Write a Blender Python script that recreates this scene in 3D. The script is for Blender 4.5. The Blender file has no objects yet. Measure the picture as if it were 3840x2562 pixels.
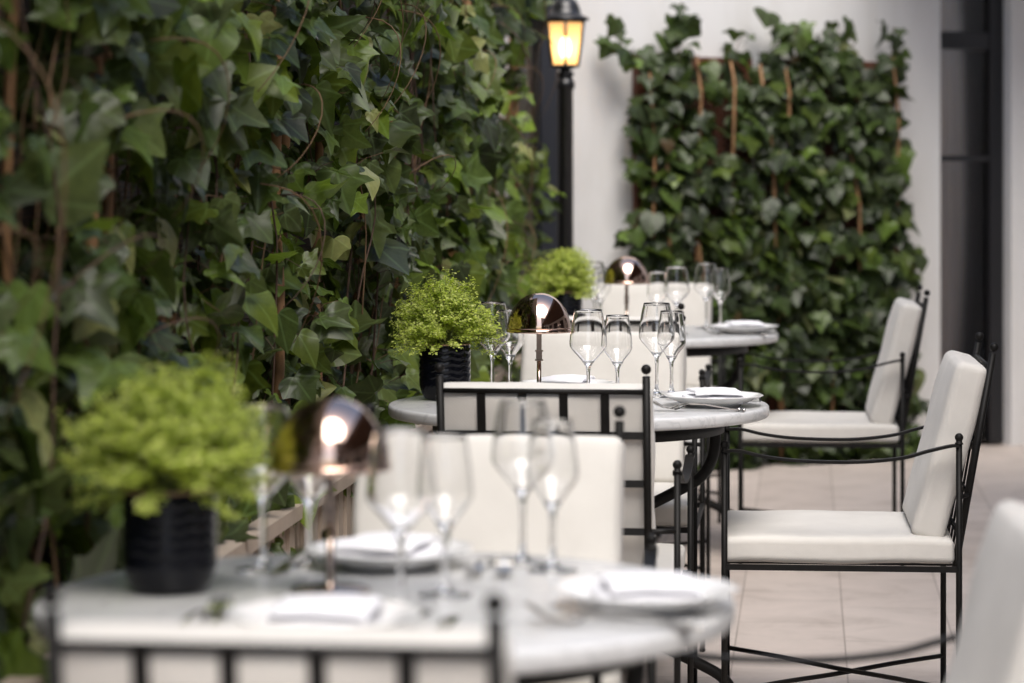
import bpy, math, random
import numpy as np
from mathutils import Vector, Matrix, noise

random.seed(7); rng = np.random.default_rng(11)
S = bpy.context.scene
COL = S.collection
R = math.radians
PI = math.pi

# ------------------------------------------------------------------ materials
def nt(name):
    m = bpy.data.materials.new(name); m.use_nodes = True
    t = m.node_tree; b = t.nodes['Principled BSDF']
    return m, t, b, t.nodes['Material Output']
def N(t, typ, **kw):
    n = t.nodes.new(typ)
    for k, v in kw.items(): setattr(n, k, v)
    return n
def L(t, a, b): t.links.new(a, b)
def ramp(t, fac, stops):
    r = N(t, 'ShaderNodeValToRGB')
    e = r.color_ramp.elements
    while len(e) < len(stops): e.new(0.5)
    for i, (p, c) in enumerate(stops):
        e[i].position = p; e[i].color = (*c, 1)
    L(t, fac, r.inputs['Fac']); return r.outputs['Color']
def noise_tex(t, scale, detail=4, rough=.55, vec=None, dist=0):
    n = N(t, 'ShaderNodeTexNoise'); n.inputs['Scale'].default_value = scale
    n.inputs['Detail'].default_value = detail; n.inputs['Roughness'].default_value = rough
    n.inputs['Distortion'].default_value = dist
    if vec is not None: L(t, vec, n.inputs['Vector'])
    return n.outputs['Fac']
def objco(t): return N(t, 'ShaderNodeTexCoord').outputs['Object']
def math_(t, op, a, b=None, c=None):
    n = N(t, 'ShaderNodeMath', operation=op)
    for i, v in enumerate((a, b, c)):
        if v is None: continue
        if hasattr(v, 'node'): L(t, v, n.inputs[i])
        else: n.inputs[i].default_value = v
    return n.outputs[0]
def bump(t, b, h, strength, dist=.002):
    n = N(t, 'ShaderNodeBump'); n.inputs['Strength'].default_value = strength
    n.inputs['Distance'].default_value = dist
    L(t, h, n.inputs['Height']); L(t, n.outputs['Normal'], b.inputs['Normal'])
def simple(name, c, rough=.5, metal=0, var=.0, scale=20, bstr=0, bscale=200, bdist=.001, spec=None, coat=0):
    m, t, b, o = nt(name)
    b.inputs['Base Color'].default_value = (*c, 1); b.inputs['Roughness'].default_value = rough
    b.inputs['Metallic'].default_value = metal
    if spec is not None: b.inputs['Specular IOR Level'].default_value = spec
    if coat: b.inputs['Coat Weight'].default_value = coat; b.inputs['Coat Roughness'].default_value = .05
    co = objco(t)
    if var:
        f = noise_tex(t, scale, 5, .6, co)
        lo = tuple(max(0, x * (1 - var)) for x in c); hi = tuple(min(1, x * (1 + var)) for x in c)
        L(t, ramp(t, f, [(.3, lo), (.7, hi)]), b.inputs['Base Color'])
    if bstr: bump(t, b, noise_tex(t, bscale, 3, .6, co), bstr, bdist)
    return m

M = {}
M['iron'] = simple('black_iron', (.0075, .007, .0065), .52, 0, .3, 60, .25, 350, .0006, spec=.2)
M['plaster'] = simple('white_plaster', (.70, .70, .69), .85, 0, .05, 3, .35, 60, .004)
m, t, b, o = nt('stained_white_plaster'); co = objco(t)
mpv = N(t, 'ShaderNodeMapping'); mpv.inputs['Scale'].default_value = (1.6, 1.6, .35); L(t, co, mpv.inputs[0])
st1 = ramp(t, noise_tex(t, 2.2, 7, .62, mpv.outputs[0], .6), [(.30, (.63, .62, .60)), (.5, (.69, .685, .675)), (.7, (.72, .715, .71))])
L(t, st1, b.inputs['Base Color']); b.inputs['Roughness'].default_value = .88
bump(t, b, math_(t, 'ADD', noise_tex(t, 90, 4, .6, co), math_(t, 'MULTIPLY', noise_tex(t, 9, 3, .5, co), 1.5)), .35, .004)
M['plaster'] = m
M['facade'] = simple('peach_render', (.50, .43, .37), .85, 0, .1, 2, .3, 40, .004)
M['shopfront'] = simple('dark_shopfront', (.045, .03, .024), .35, 0, .3, 3)
M['glass_dark'] = simple('dark_glazing', (.02, .022, .025), .06)
M['black_frame'] = simple('black_frame_paint', (.014, .014, .016), .4)
M['grey_frame'] = simple('slate_frame_paint', (.022, .025, .033), .5)
M['soil'] = simple('soil', (.035, .024, .016), .95, 0, .4, 60, .8, 120, .004)
M['canopy'] = simple('added_canopy_brown', (.11, .07, .05), .7, 0, .2, 4)
M['terracotta_rim'] = simple('unglazed_clay', (.35, .22, .13), .8)
M['pot'] = simple('black_glaze', (.004, .0045, .007), .10, 0, .2, 40, 0, spec=.22)
M['porcelain'] = simple('white_porcelain', (.74, .74, .735), .12, 0)
M['napkin'] = simple('white_linen', (.80, .80, .83), .9, 0, .02, 30, .5, 900, .0006)
M['silver'] = simple('polished_steel', (.72, .70, .67), .12, 1)
M['copper'] = simple('dark_copper_mirror', (.64, .46, .37), .05, 1)
M['lampmetal'] = simple('copper_nickel', (.45, .36, .31), .14, 1)
M['planter'] = simple('sand_planter', (.41, .335, .265), .8, 0, .14, 6, .3, 80, .002)
M['cane'] = simple('bamboo_cane', (.27, .145, .065), .6, 0, .5, 9, .3, 60, .001)
M['stem'] = simple('ivy_stem', (.085, .05, .032), .8, 0, .4, 40, .5, 200, .001)
M['tendril'] = simple('ivy_young_stem', (.15, .088, .042), .7, 0, .3, 30)
M['trellis'] = simple('red_brown_wood', (.095, .030, .014), .75, 0, .35, 12, .3, 90, .001)
M['basilstem'] = simple('basil_stem', (.17, .20, .06), .7, 0, .3, 50)
M['lampiron'] = simple('lamp_post_iron', (.010, .010, .011), .3, 0, .3, 30, .3, 120, .001)

# marble
m, t, b, o = nt('grey_marble'); co = objco(t)
f1 = noise_tex(t, 4.5, 8, .62, co, 1.6); f2 = noise_tex(t, 26, 6, .6, co, .4)
vein = math_(t, 'ABSOLUTE', math_(t, 'SUBTRACT', f1, .5))
veinc = ramp(t, vein, [(0, (.52, .525, .53)), (.03, (.63, .63, .63)), (.10, (.63, .635, .64)), (.3, (.67, .67, .665))])
mx = N(t, 'ShaderNodeMix', data_type='RGBA', blend_type='MULTIPLY'); mx.inputs[0].default_value = .8
L(t, veinc, mx.inputs[6]); L(t, ramp(t, f2, [(.3, (.93, .935, .94)), (.65, (1, 1, 1))]), mx.inputs[7])
L(t, mx.outputs[2], b.inputs['Base Color']); b.inputs['Roughness'].default_value = .22
M['marble'] = m

# woven cushion fabric
m, t, b, o = nt('ecru_canvas'); co = objco(t)
f = noise_tex(t, 9, 4, .6, co)
L(t, ramp(t, f, [(.3, (.595, .575, .535)), (.7, (.65, .63, .588))]), b.inputs['Base Color'])
b.inputs['Roughness'].default_value = .92; b.inputs['Sheen Weight'].default_value = .135
wx = N(t, 'ShaderNodeTexWave', bands_direction='X'); wx.inputs['Scale'].default_value = 110
wy = N(t, 'ShaderNodeTexWave', bands_direction='DIAGONAL'); wy.inputs['Scale'].default_value = 95
L(t, co, wx.inputs['Vector']); L(t, co, wy.inputs['Vector'])
wv = math_(t, 'MULTIPLY', wx.outputs['Fac'], wy.outputs['Fac'])
hh = math_(t, 'ADD', math_(t, 'MULTIPLY', wv, .12), math_(t, 'MULTIPLY', noise_tex(t, 8, 4, .55, co), 1.8))
bump(t, b, hh, .55, .0025)
M['fabric'] = m
M['piping'] = simple('cushion_seam', (.57, .55, .51), .9)

# clear glass
m, t, b, o = nt('clear_glass')
b.inputs['Base Color'].default_value = (1, 1, 1, 1); b.inputs['Roughness'].default_value = 0
b.inputs['Transmission Weight'].default_value = 1; b.inputs['IOR'].default_value = 1.48
M['glass'] = m

# leaves
def leaf_mat(name, rough, transl, vein=True, vgain=1.0):
    m, t, b, o = nt(name)
    at = N(t, 'ShaderNodeAttribute', attribute_name='leaf_tint').outputs['Color']
    col = at
    co = objco(t)
    mot = ramp(t, noise_tex(t, 55, 5, .65, co), [(.3, (.72, .74, .70)), (.55, (1, 1, 1)), (.75, (1.28, 1.25, 1.1))])
    mm = N(t, 'ShaderNodeMix', data_type='RGBA', blend_type='MULTIPLY'); mm.inputs[0].default_value = .8
    L(t, col, mm.inputs[6]); L(t, mot, mm.inputs[7]); col = mm.outputs[2]
    if vein:
        uv = N(t, 'ShaderNodeUVMap', uv_map='leaf'); sp = N(t, 'ShaderNodeSeparateXYZ'); L(t, uv.outputs[0], sp.inputs[0])
        ax = math_(t, 'ABSOLUTE', sp.outputs[0]); y = sp.outputs[1]
        d = ax
        for ang in (50, 98):
            c, s = math.cos(R(ang)), math.sin(R(ang))
            along = math_(t, 'ADD', math_(t, 'MULTIPLY', ax, s), math_(t, 'MULTIPLY', y, c))
            perp = math_(t, 'ABSOLUTE', math_(t, 'SUBTRACT', math_(t, 'MULTIPLY', ax, c), math_(t, 'MULTIPLY', y, s)))
            perp = math_(t, 'ADD', perp, math_(t, 'MULTIPLY', math_(t, 'LESS_THAN', along, 0.0), 1.0))
            d = math_(t, 'MINIMUM', d, perp)
        sec = math_(t, 'ABSOLUTE', math_(t, 'SINE', math_(t, 'MULTIPLY', math_(t, 'SUBTRACT', y, math_(t, 'MULTIPLY', ax, .8)), 22)))
        v1 = ramp(t, d, [(0, (1, 1, 1)), (.016, (.8, .8, .8)), (.035, (0, 0, 0))])
        v2 = ramp(t, sec, [(0, (.4, .4, .4)), (.16, (0, 0, 0))])
        vm = N(t, 'ShaderNodeMix', data_type='RGBA', blend_type='LIGHTEN'); vm.inputs[0].default_value = 1
        L(t, v1, vm.inputs[6]); L(t, v2, vm.inputs[7])
        bright = N(t, 'ShaderNodeMix', data_type='RGBA', blend_type='ADD'); bright.inputs[0].default_value = 1
        L(t, col, bright.inputs[6]); bright.inputs[7].default_value = (.035 * vgain, .055 * vgain, .024 * vgain, 1)
        fin = N(t, 'ShaderNodeMix', data_type='RGBA'); L(t, vm.outputs[2], fin.inputs[0])
        L(t, col, fin.inputs[6]); L(t, bright.outputs[2], fin.inputs[7]); col = fin.outputs[2]
        bump(t, b, math_(t, 'MULTIPLY', d, -6), .25, .004)
    L(t, col, b.inputs['Base Color']); b.inputs['Roughness'].default_value = rough
    b.inputs['Specular IOR Level'].default_value = .32
    tr = N(t, 'ShaderNodeBsdfTranslucent')
    tc = N(t, 'ShaderNodeMix', data_type='RGBA', blend_type='MULTIPLY'); tc.inputs[0].default_value = 1
    L(t, col, tc.inputs[6]); tc.inputs[7].default_value = (1.7, 1.9, .7, 1)
    L(t, tc.outputs[2], tr.inputs['Color'])
    mix = N(t, 'ShaderNodeMixShader'); mix.inputs[0].default_value = transl
    L(t, b.outputs[0], mix.inputs[1]); L(t, tr.outputs[0], mix.inputs[2]); L(t, mix.outputs[0], o.inputs['Surface'])
    return m
M['ivyleaf'] = leaf_mat('ivy_leaf', .36, .22)
M['basilleaf'] = leaf_mat('basil_leaf', .45, .42, False)

# woven screen
m, t, b, o = nt('woven_rattan'); co = objco(t)
br = N(t, 'ShaderNodeTexBrick'); br.inputs['Scale'].default_value = 1
br.inputs['Brick Width'].default_value = .028; br.inputs['Row Height'].default_value = .011
br.inputs['Mortar Size'].default_value = .0016; br.offset = .5
br.inputs['Color1'].default_value = (.035, .018, .010, 1); br.inputs['Color2'].default_value = (.075, .036, .018, 1)
br.inputs['Mortar'].default_value = (.006, .004, .003, 1)
mp = N(t, 'ShaderNodeMapping'); mp.inputs['Rotation'].default_value = (R(90), 0, R(90)); 
sx = N(t, 'ShaderNodeSeparateXYZ'); L(t, co, sx.inputs[0]); cx = N(t, 'ShaderNodeCombineXYZ')
L(t, sx.outputs[1], cx.inputs[0]); L(t, sx.outputs[2], cx.inputs[1]); L(t, cx.outputs[0], br.inputs['Vector'])
L(t, br.outputs['Color'], b.inputs['Base Color']); b.inputs['Roughness'].default_value = .6
bump(t, b, math_(t, 'MULTIPLY', br.outputs['Fac'], -1), .8, .004)
M['woven'] = m

# floor tiles
m, t, b, o = nt('stone_tiles'); co = objco(t)
br = N(t, 'ShaderNodeTexBrick'); br.inputs['Scale'].default_value = 1
br.inputs['Brick Width'].default_value = .60; br.inputs['Row Height'].default_value = .30
br.inputs['Mortar Size'].default_value = .0026; br.inputs['Mortar Smooth'].default_value = .2; br.offset = .5
br.inputs['Color1'].default_value = (.545, .475, .43, 1); br.inputs['Color2'].default_value = (.60, .53, .482, 1)
br.inputs['Mortar'].default_value = (.36, .31, .275, 1)
mp = N(t, 'ShaderNodeMapping'); mp.inputs['Rotation'].default_value = (0, 0, R(-(90 - 6.0))); mp.inputs['Location'].default_value = (.0, .105, 0)
L(t, co, mp.inputs[0]); L(t, mp.outputs[0], br.inputs['Vector'])
st = ramp(t, noise_tex(t, 5, 8, .65, co, .5), [(.28, (.76, .74, .72)), (.5, (.97, .97, .96)), (.72, (1.07, 1.06, 1.05))])
mx = N(t, 'ShaderNodeMix', data_type='RGBA', blend_type='MULTIPLY'); mx.inputs[0].default_value = 1
L(t, br.outputs['Color'], mx.inputs[6]); L(t, st, mx.inputs[7]); L(t, mx.outputs[2], b.inputs['Base Color'])
b.inputs['Roughness'].default_value = .55
bump(t, b, math_(t, 'ADD', math_(t, 'MULTIPLY', br.outputs['Fac'], -1), math_(t, 'MULTIPLY', noise_tex(t, 40, 5, .6, co), .5)), .3, .003)
M['tiles'] = m

# curtain, light and shade of the folds painted in as vertical colour streaks
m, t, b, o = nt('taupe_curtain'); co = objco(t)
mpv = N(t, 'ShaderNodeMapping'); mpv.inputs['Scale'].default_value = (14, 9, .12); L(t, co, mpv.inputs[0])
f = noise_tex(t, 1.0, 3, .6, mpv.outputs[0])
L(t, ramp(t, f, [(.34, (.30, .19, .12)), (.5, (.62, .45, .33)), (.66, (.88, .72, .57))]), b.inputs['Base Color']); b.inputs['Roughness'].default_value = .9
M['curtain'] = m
M['pane'] = None
m, t, b, o = nt('window_glass')
tr = N(t, 'ShaderNodeBsdfTransparent'); tr.inputs[0].default_value = (.95, .95, .95, 1)
gl = N(t, 'ShaderNodeBsdfGlossy'); gl.inputs['Roughness'].default_value = .02
fr = N(t, 'ShaderNodeFresnel'); fr.inputs[0].default_value = 1.5
mix = N(t, 'ShaderNodeMixShader'); L(t, fr.outputs[0], mix.inputs[0]); L(t, tr.outputs[0], mix.inputs[1]); L(t, gl.outputs[0], mix.inputs[2])
L(t, mix.outputs[0], o.inputs['Surface']); M['pane'] = m
M['blind'] = simple('pale_blind', (.62, .66, .70), .8)

# lantern pane (lit) and bulb
m, t, b, o = nt('amber_frosted_pane')
tl = N(t, 'ShaderNodeBsdfTranslucent'); tl.inputs[0].default_value = (1, .74, .44, 1)
tp = N(t, 'ShaderNodeBsdfTransparent'); tp.inputs[0].default_value = (1, .72, .38, 1)
rf = N(t, 'ShaderNodeBsdfRefraction'); rf.inputs['Color'].default_value = (1, .72, .38, 1); rf.inputs['Roughness'].default_value = .42; rf.inputs['IOR'].default_value = 1.05
mix = N(t, 'ShaderNodeMixShader'); mix.inputs[0].default_value = .45
L(t, tl.outputs[0], mix.inputs[1]); L(t, rf.outputs[0], mix.inputs[2])
em = N(t, 'ShaderNodeEmission'); em.inputs[0].default_value = (1, .56, .24, 1); em.inputs[1].default_value = .30
ad = N(t, 'ShaderNodeAddShader'); L(t, mix.outputs[0], ad.inputs[0]); L(t, em.outputs[0], ad.inputs[1]); L(t, ad.outputs[0], o.inputs['Surface'])
M['lantern_pane'] = m
m, t, b, o = nt('lit_bulb')
em = N(t, 'ShaderNodeEmission'); em.inputs[0].default_value = (1, .72, .38, 1); em.inputs[1].default_value = 18
L(t, em.outputs[0], o.inputs['Surface']); M['bulb'] = m

# ------------------------------------------------------------------ mesh builder
class MB:
    def __init__(s): s.v = []; s.f = []; s.sm = []
    def add(s, vs, fs, smooth=True):
        o = len(s.v); s.v += [tuple(p) for p in vs]
        s.f += [tuple(o + i for i in f) for f in fs]; s.sm += [smooth] * len(fs)
    def box(s, c, d, rot=None):
        c = Vector(c); h = Vector(d) / 2; vs = []
        for x in (-1, 1):
            for y in (-1, 1):
                for z in (-1, 1):
                    p = Vector((x * h.x, y * h.y, z * h.z))
                    if rot is not None: p = rot @ p
                    vs.append(c + p)
        s.add(vs, [(0, 1, 3, 2), (4, 6, 7, 5), (0, 4, 5, 1), (2, 3, 7, 6), (0, 2, 6, 4), (1, 5, 7, 3)], False)
    def tube(s, pts, r, n=8, cap=True):
        pts = [Vector(p) for p in pts]; k = len(pts)
        rs = r if isinstance(r, (list, tuple)) else [r] * k
        vs = []; fs = []
        prev = None
        for i, p in enumerate(pts):
            d = (pts[min(i + 1, k - 1)] - pts[max(i - 1, 0)]).normalized()
            if prev is None:
                a = Vector((0, 0, 1)) if abs(d.z) < .9 else Vector((1, 0, 0))
                x = d.cross(a).normalized()
            else:
                x = (prev - d * prev.dot(d))
                x = x.normalized() if x.length > 1e-6 else d.orthogonal().normalized()
            prev = x; y = d.cross(x)
            for j in range(n):
                an = 2 * PI * j / n
                vs.append(p + (x * math.cos(an) + y * math.sin(an)) * rs[i])
        for i in range(k - 1):
            for j in range(n):
                a = i * n + j; b_ = i * n + (j + 1) % n
                fs.append((a, b_, b_ + n, a + n))
        if cap:
            fs.append(tuple(range(n - 1, -1, -1))); fs.append(tuple(range((k - 1) * n, k * n)))
        s.add(vs, fs)
    def bar(s, pts, w, th, side=(1, 0, 0)):   # flat bar: width along side, thickness across
        pts = [Vector(p) for p in pts]; k = len(pts); sd = Vector(side).normalized(); vs = []; fs = []
        for i, p in enumerate(pts):
            d = (pts[min(i + 1, k - 1)] - pts[max(i - 1, 0)]).normalized()
            u = d.cross(sd).normalized()
            ww = w[i] if isinstance(w, (list, tuple)) else w
            for (a, b_) in ((-1, -1), (1, -1), (1, 1), (-1, 1)): vs.append(p + sd * ww / 2 * a + u * th / 2 * b_)
        for i in range(k - 1):
            for j in range(4):
                a = i * 4 + j; b_ = i * 4 + (j + 1) % 4; fs.append((a, b_, b_ + 4, a + 4))
        fs += [(3, 2, 1, 0), tuple((k - 1) * 4 + j for j in range(4))]
        s.add(vs, fs, False)
    def ball(s, c, r, n=14, m=9):
        c = Vector(c); vs = [c + Vector((0, 0, r))]; fs = []
        for i in range(1, m):
            th = PI * i / m
            for j in range(n):
                a = 2 * PI * j / n; vs.append(c + Vector((math.sin(th) * math.cos(a), math.sin(th) * math.sin(a), math.cos(th))) * r)
        vs.append(c - Vector((0, 0, r)))
        for j in range(n): fs.append((0, 1 + j, 1 + (j + 1) % n))
        for i in range(m - 2):
            for j in range(n):
                a = 1 + i * n + j; b_ = 1 + i * n + (j + 1) % n; fs.append((a, a + n, b_ + n, b_))
        l = len(vs) - 1; q = 1 + (m - 2) * n
        for j in range(n): fs.append((l, q + (j + 1) % n, q + j))
        s.add(vs, fs)
    def lathe(s, prof, n=48, rf=None, close=False, c=(0, 0, 0)):
        vs = []; fs = []; k = len(prof)
        for i, (r, z) in enumerate(prof):
            for j in range(n):
                a = 2 * PI * j / n; rr = r if rf is None else rf(r, z, a)
                vs.append((c[0] + rr * math.cos(a), c[1] + rr * math.sin(a), c[2] + z))
        for i in range(k - 1 if not close else k):
            i2 = (i + 1) % k
            for j in range(n):
                j2 = (j + 1) % n
                fs.append((i * n + j, i * n + j2, i2 * n + j2, i2 * n + j))
        s.add(vs, fs)
    def rbox(s, c, d, r, n=10, puff=0, rot=None, wob=0, seed=0):  # rounded, puffed cushion block
        hx, hy, hz = (x / 2 for x in d); vs = []; fs = []; idx = {}
        def lin(h):
            inner = [-h, -h + r * .25, -h + r * .6, -h + r]
            mid = [-h + r + (2 * h - 2 * r) * i / n for i in range(1, n)]
            return inner + mid + [h - r, h - r * .6, h - r * .25, h]
        X, Y, Z = lin(hx), lin(hy), lin(hz)
        if 2 * hz <= 2 * r + 1e-6: Z = [-hz, -hz * .6, 0, hz * .6, hz]
        def V(p):
            key = tuple(round(q, 6) for q in p)
            if key in idx: return idx[key]
            q = Vector(p); rr = min(r, hz * .98)
            inn = Vector((max(-hx + rr, min(hx - rr, q.x)), max(-hy + rr, min(hy - rr, q.y)), max(-hz + rr, min(hz - rr, q.z))))
            dd = q - inn
            if dd.length > 1e-9: q = inn + dd.normalized() * min(rr, rr)
            f = max(0, 1 - (p[0] / hx) ** 2) ** .6 * max(0, 1 - (p[1] / hy) ** 2) ** .6
            q.z += puff * f * (1 if p[2] > 0 else -1) * (abs(p[2]) / hz)
            if wob:
                q += Vector((noise.noise(q * 9 + Vector((seed, 0, 0))), noise.noise(q * 9 + Vector((0, seed + 5, 0))), noise.noise(q * 9 + Vector((0, 0, seed + 9))))) * wob
            if rot is not None: q = rot @ q
            vs.append(Vector(c) + q); idx[key] = len(vs) - 1; return idx[key]
        def face(A, B, fn, flip):
            for i in range(len(A) - 1):
                for j in range(len(B) - 1):
                    q = [V(fn(A[i], B[j])), V(fn(A[i + 1], B[j])), V(fn(A[i + 1], B[j + 1])), V(fn(A[i], B[j + 1]))]
                    if len(set(q)) == 4: fs.append(tuple(q[::-1] if flip else q))
        face(X, Y, lambda a, b_: (a, b_, hz), False); face(X, Y, lambda a, b_: (a, b_, -hz), True)
        face(X, Z, lambda a, b_: (a, -hy, b_), False); face(X, Z, lambda a, b_: (a, hy, b_), True)
        face(Y, Z, lambda a, b_: (hx, a, b_), False); face(Y, Z, lambda a, b_: (-hx, a, b_), True)
        s.add(vs, fs)
    def build(s, name, mat, parent=None, loc=None):
        me = bpy.data.meshes.new(name); me.from_pydata(s.v, [], s.f); me.update()
        me.polygons.foreach_set('use_smooth', s.sm)
        me.materials.append(mat)
        o = bpy.data.objects.new(name, me); COL.objects.link(o)
        if parent is not None: o.parent = parent
        if loc is not None: o.location = loc
        return o

def tag(o, label=None, cat=None, group=None, kind=None):
    if label: o['label'] = label
    if cat: o['category'] = cat
    if group: o['group'] = group
    if kind: o['kind'] = kind
    return o
def empty(name, loc=(0, 0, 0), rz=0):
    o = bpy.data.objects.new(name, None); COL.objects.link(o); o.location = loc; o.rotation_euler = (0, 0, rz)
    o.empty_display_size = .1; return o
def copy_tree(o, parent=None):
    c = o.copy(); COL.objects.link(c); c.parent = parent
    for ch in [x for x in o.children]: copy_tree(ch, c)
    return c
def cat_rom(pts, k=6):
    P = [Vector(p) for p in pts]; P = [P[0] * 2 - P[1]] + P + [P[-1] * 2 - P[-2]]; out = []
    for i in range(1, len(P) - 2):
        a, b_, c, d = P[i - 1:i + 3]
        for j in range(k):
            u = j / k
            out.append(.5 * (2 * b_ + (c - a) * u + (2 * a - 5 * b_ + 4 * c - d) * u * u + (3 * b_ - a - 3 * c + d) * u ** 3))
    out.append(P[-2]); return out

# ------------------------------------------------------------------ layout (metres; camera at x=0,y=0)
CAMH = 1.30
A = math.atan(.105); U = Vector((math.sin(A), math.cos(A), 0)); V_ = Vector((math.cos(A), -math.sin(A), 0))
X0 = -1.10                               # courtyard face of the ivy: x = X0 + .105 y
TZ = .75
TABLES = [(-.163, 3.617), (.157, 6.63), (.458, 9.56)]

# ------------------------------------------------------------------ ground
mb = MB(); mb.add([(-40, -40, 0), (40, -40, 0), (40, 40, 0), (-40, 40, 0)], [(0, 1, 2, 3)], False)
tag(mb.build('ground', M['tiles']), kind='structure', label='beige stone tile paving of the courtyard')

# ------------------------------------------------------------------ courtyard building
B0 = Vector((1.0375, 12.40, 0)); BD = Vector((.842, .539, 0)).normalized(); BN = Vector((BD.y, -BD.x, 0))  # towards the courtyard
def BW(x):                                # parameter along the back wall where image ray x/y = k meets it is done by bt()
    return x
def bt(px):                               # distance along wall from B0 for a bearing given in photo pixels
    k = (px - 1175) / 6430
    # B0.x + t*BD.x = k*(B0.y + t*BD.y)
    return (k * B0.y - B0.x) / (BD.x - k * BD.y)
bld = empty('courtyard_building', tuple(B0))
tag(bld, 'white rendered courtyard building with black framed glazed doors behind the tables', 'building')
BR = Matrix((BD, -BN, Vector((0, 0, 1)))).transposed()  # local axes: x along wall, y into wall, z up
def bbox(mb, t0, t1, z0, z1, d0, d1):     # box on the back wall, d = depth behind the wall face
    c = B0 - Vector(B0) + BD * (t0 + t1) / 2 - BN * (d0 + d1) / 2 + Vector((0, 0, (z0 + z1) / 2))
    mb.box(c, (abs(t1 - t0), abs(d1 - d0), abs(z1 - z0)), BR)
tL0, tL1 = bt(1170), bt(1284)             # left glazed door
tR0, tR1 = bt(2158), bt(2320)             # right glazed door
HW = 5.2
mb = MB()
bbox(mb, -1.6, tL0, 0, HW, 0, .3); bbox(mb, tL1, tR0, 0, HW, 0, .3); bbox(mb, tR1, 5.2, 0, HW, 0, .3)
bbox(mb, tL0, tL1, 2.6, HW, 0, .3); bbox(mb, tR0, tR1, 2.6, HW, 0, .3)
mb.build('wall', M['plaster'], bld)
def door(t0, t1, curtain_mat, rail_zs, frame_mat, wfl, wfr, dd):
    fr = MB()
    if wfl: bbox(fr, t0 + .001, t0 + wfl, 0.012, 2.6, dd, dd + .06)
    bbox(fr, t1 - wfr, t1 - .001, 0.012, 2.6, dd, dd + .06)
    for z0, z1 in rail_zs: bbox(fr, t0 + .002 + wfl, t1 - wfr - .001, z0, z1, dd + .004, dd + .05)
    d = fr.build('door', frame_mat, bld)
    g = MB(); bbox(g, t0 + wfl + .003, t1 - wfr - .002, .02, 2.59, dd + .022, dd + .028); g.build('pane', M['pane'], d)
    c = MB(); vs = []; n = 60
    for i in range(n + 1):
        tt = t0 - .1 + (t1 - t0 + .15) * i / n
        dep = dd + .10 + .034 * math.sin(i * .83) + .012 * math.sin(i * .47 + 1)
        p = BD * tt - BN * dep
        vs += [(p.x, p.y, .01), (p.x, p.y, 2.62)]
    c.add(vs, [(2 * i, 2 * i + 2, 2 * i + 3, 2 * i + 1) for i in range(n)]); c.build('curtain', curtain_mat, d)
    bk = MB(); bbox(bk, t0 - .12, t1 + .1, 0.002, 2.65, .29, .33); bk.build('lining', M['shopfront'], d)
    return d
zr = lambda py, Y: CAMH - (py - 392) * Y / 6430
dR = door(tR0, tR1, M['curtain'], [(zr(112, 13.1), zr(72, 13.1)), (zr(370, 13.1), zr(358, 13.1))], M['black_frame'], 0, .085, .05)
hd = MB(); p = BD * (tR1 - .05) + BN * -.085
hd.tube([p + Vector((0, 0, .40)), p + Vector((0, 0, .52))], .012); hd.build('handle', M['black_frame'], dR)
dL = door(tL0, tL1, M['blind'], [(1.98, 2.08), (.0, .3)], M['grey_frame'], 0, .085, .012)
hd = MB(); p = BD * (tL1 - .05) + BN * -.07
hd.tube([p + Vector((0, 0, 1.33)), p + BD * -.09 + Vector((0, 0, 1.33))], .011); hd.build('handle', M['black_frame'], dL)
# other sides of the courtyard (they close it off, bounce light and stand in the lamp reflections)
def facade(name, p0, p1, h, mat, wins, thick=.3):
    p0, p1 = Vector(p0) - B0, Vector(p1) - B0
    d = (p1 - p0); ln = d.length; d.normalize(); nn = Vector((d.y, -d.x, 0)); RM = Matrix((d, -nn, Vector((0, 0, 1)))).transposed()
    mb = MB(); mb.box((p0 + p1) / 2 - nn * thick / 2 + Vector((0, 0, h / 2)), (ln, thick, h), RM)
    w = mb.build(name, mat, bld)
    for (a, b_, z0, z1, mt) in wins:
        q = MB(); q.box(p0 + d * (a + b_) / 2 - nn * -.004 + Vector((0, 0, (z0 + z1) / 2)), (b_ - a, .03, z1 - z0), RM)
        q.build('window', M[mt], w)
    return w
wins = []
for i in range(4):
    for z in (3.4, 6.2): wins.append((1.2 + 3.2 * i, 2.3 + 3.2 * i, z, z + 1.7, 'glass_dark'))
rear = wins + [(.6, 6.6, .05, 2.7, 'shopfront')]
facade('rear_facade', (6.2, -5.0, 0), (1.7, -5.0, 0), 8.5, M['facade'], [q for q in rear if q[1] < 4.4] + [(.6, 4.2, .05, 2.7, 'shopfront')])
facade('far_rear_facade', (-1.9, -5.0, 0), (-9, -5.0, 0), 6.5, M['facade'], [(.6 + 2.2 * i, 1.9 + 2.2 * i, 1.0, 3.6, 'glass_dark') for i in range(3)])
facade('low_rear_wall', (1.7, -6.5, 0), (-1.9, -6.5, 0), 1.1, M['plaster'], [])
facade('side_facade', (6.0, 15.4, 0), (6.0, -5.0, 0), 6.0, M['plaster'],
       [(4.0 + 3.4 * i, 6.0 + 3.4 * i, .05, 2.6, 'shopfront') for i in range(5)] + [(4.0 + 3.4 * i, 5.3 + 3.4 * i, 3.6, 5.2, 'glass_dark') for i in range(5)])
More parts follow.
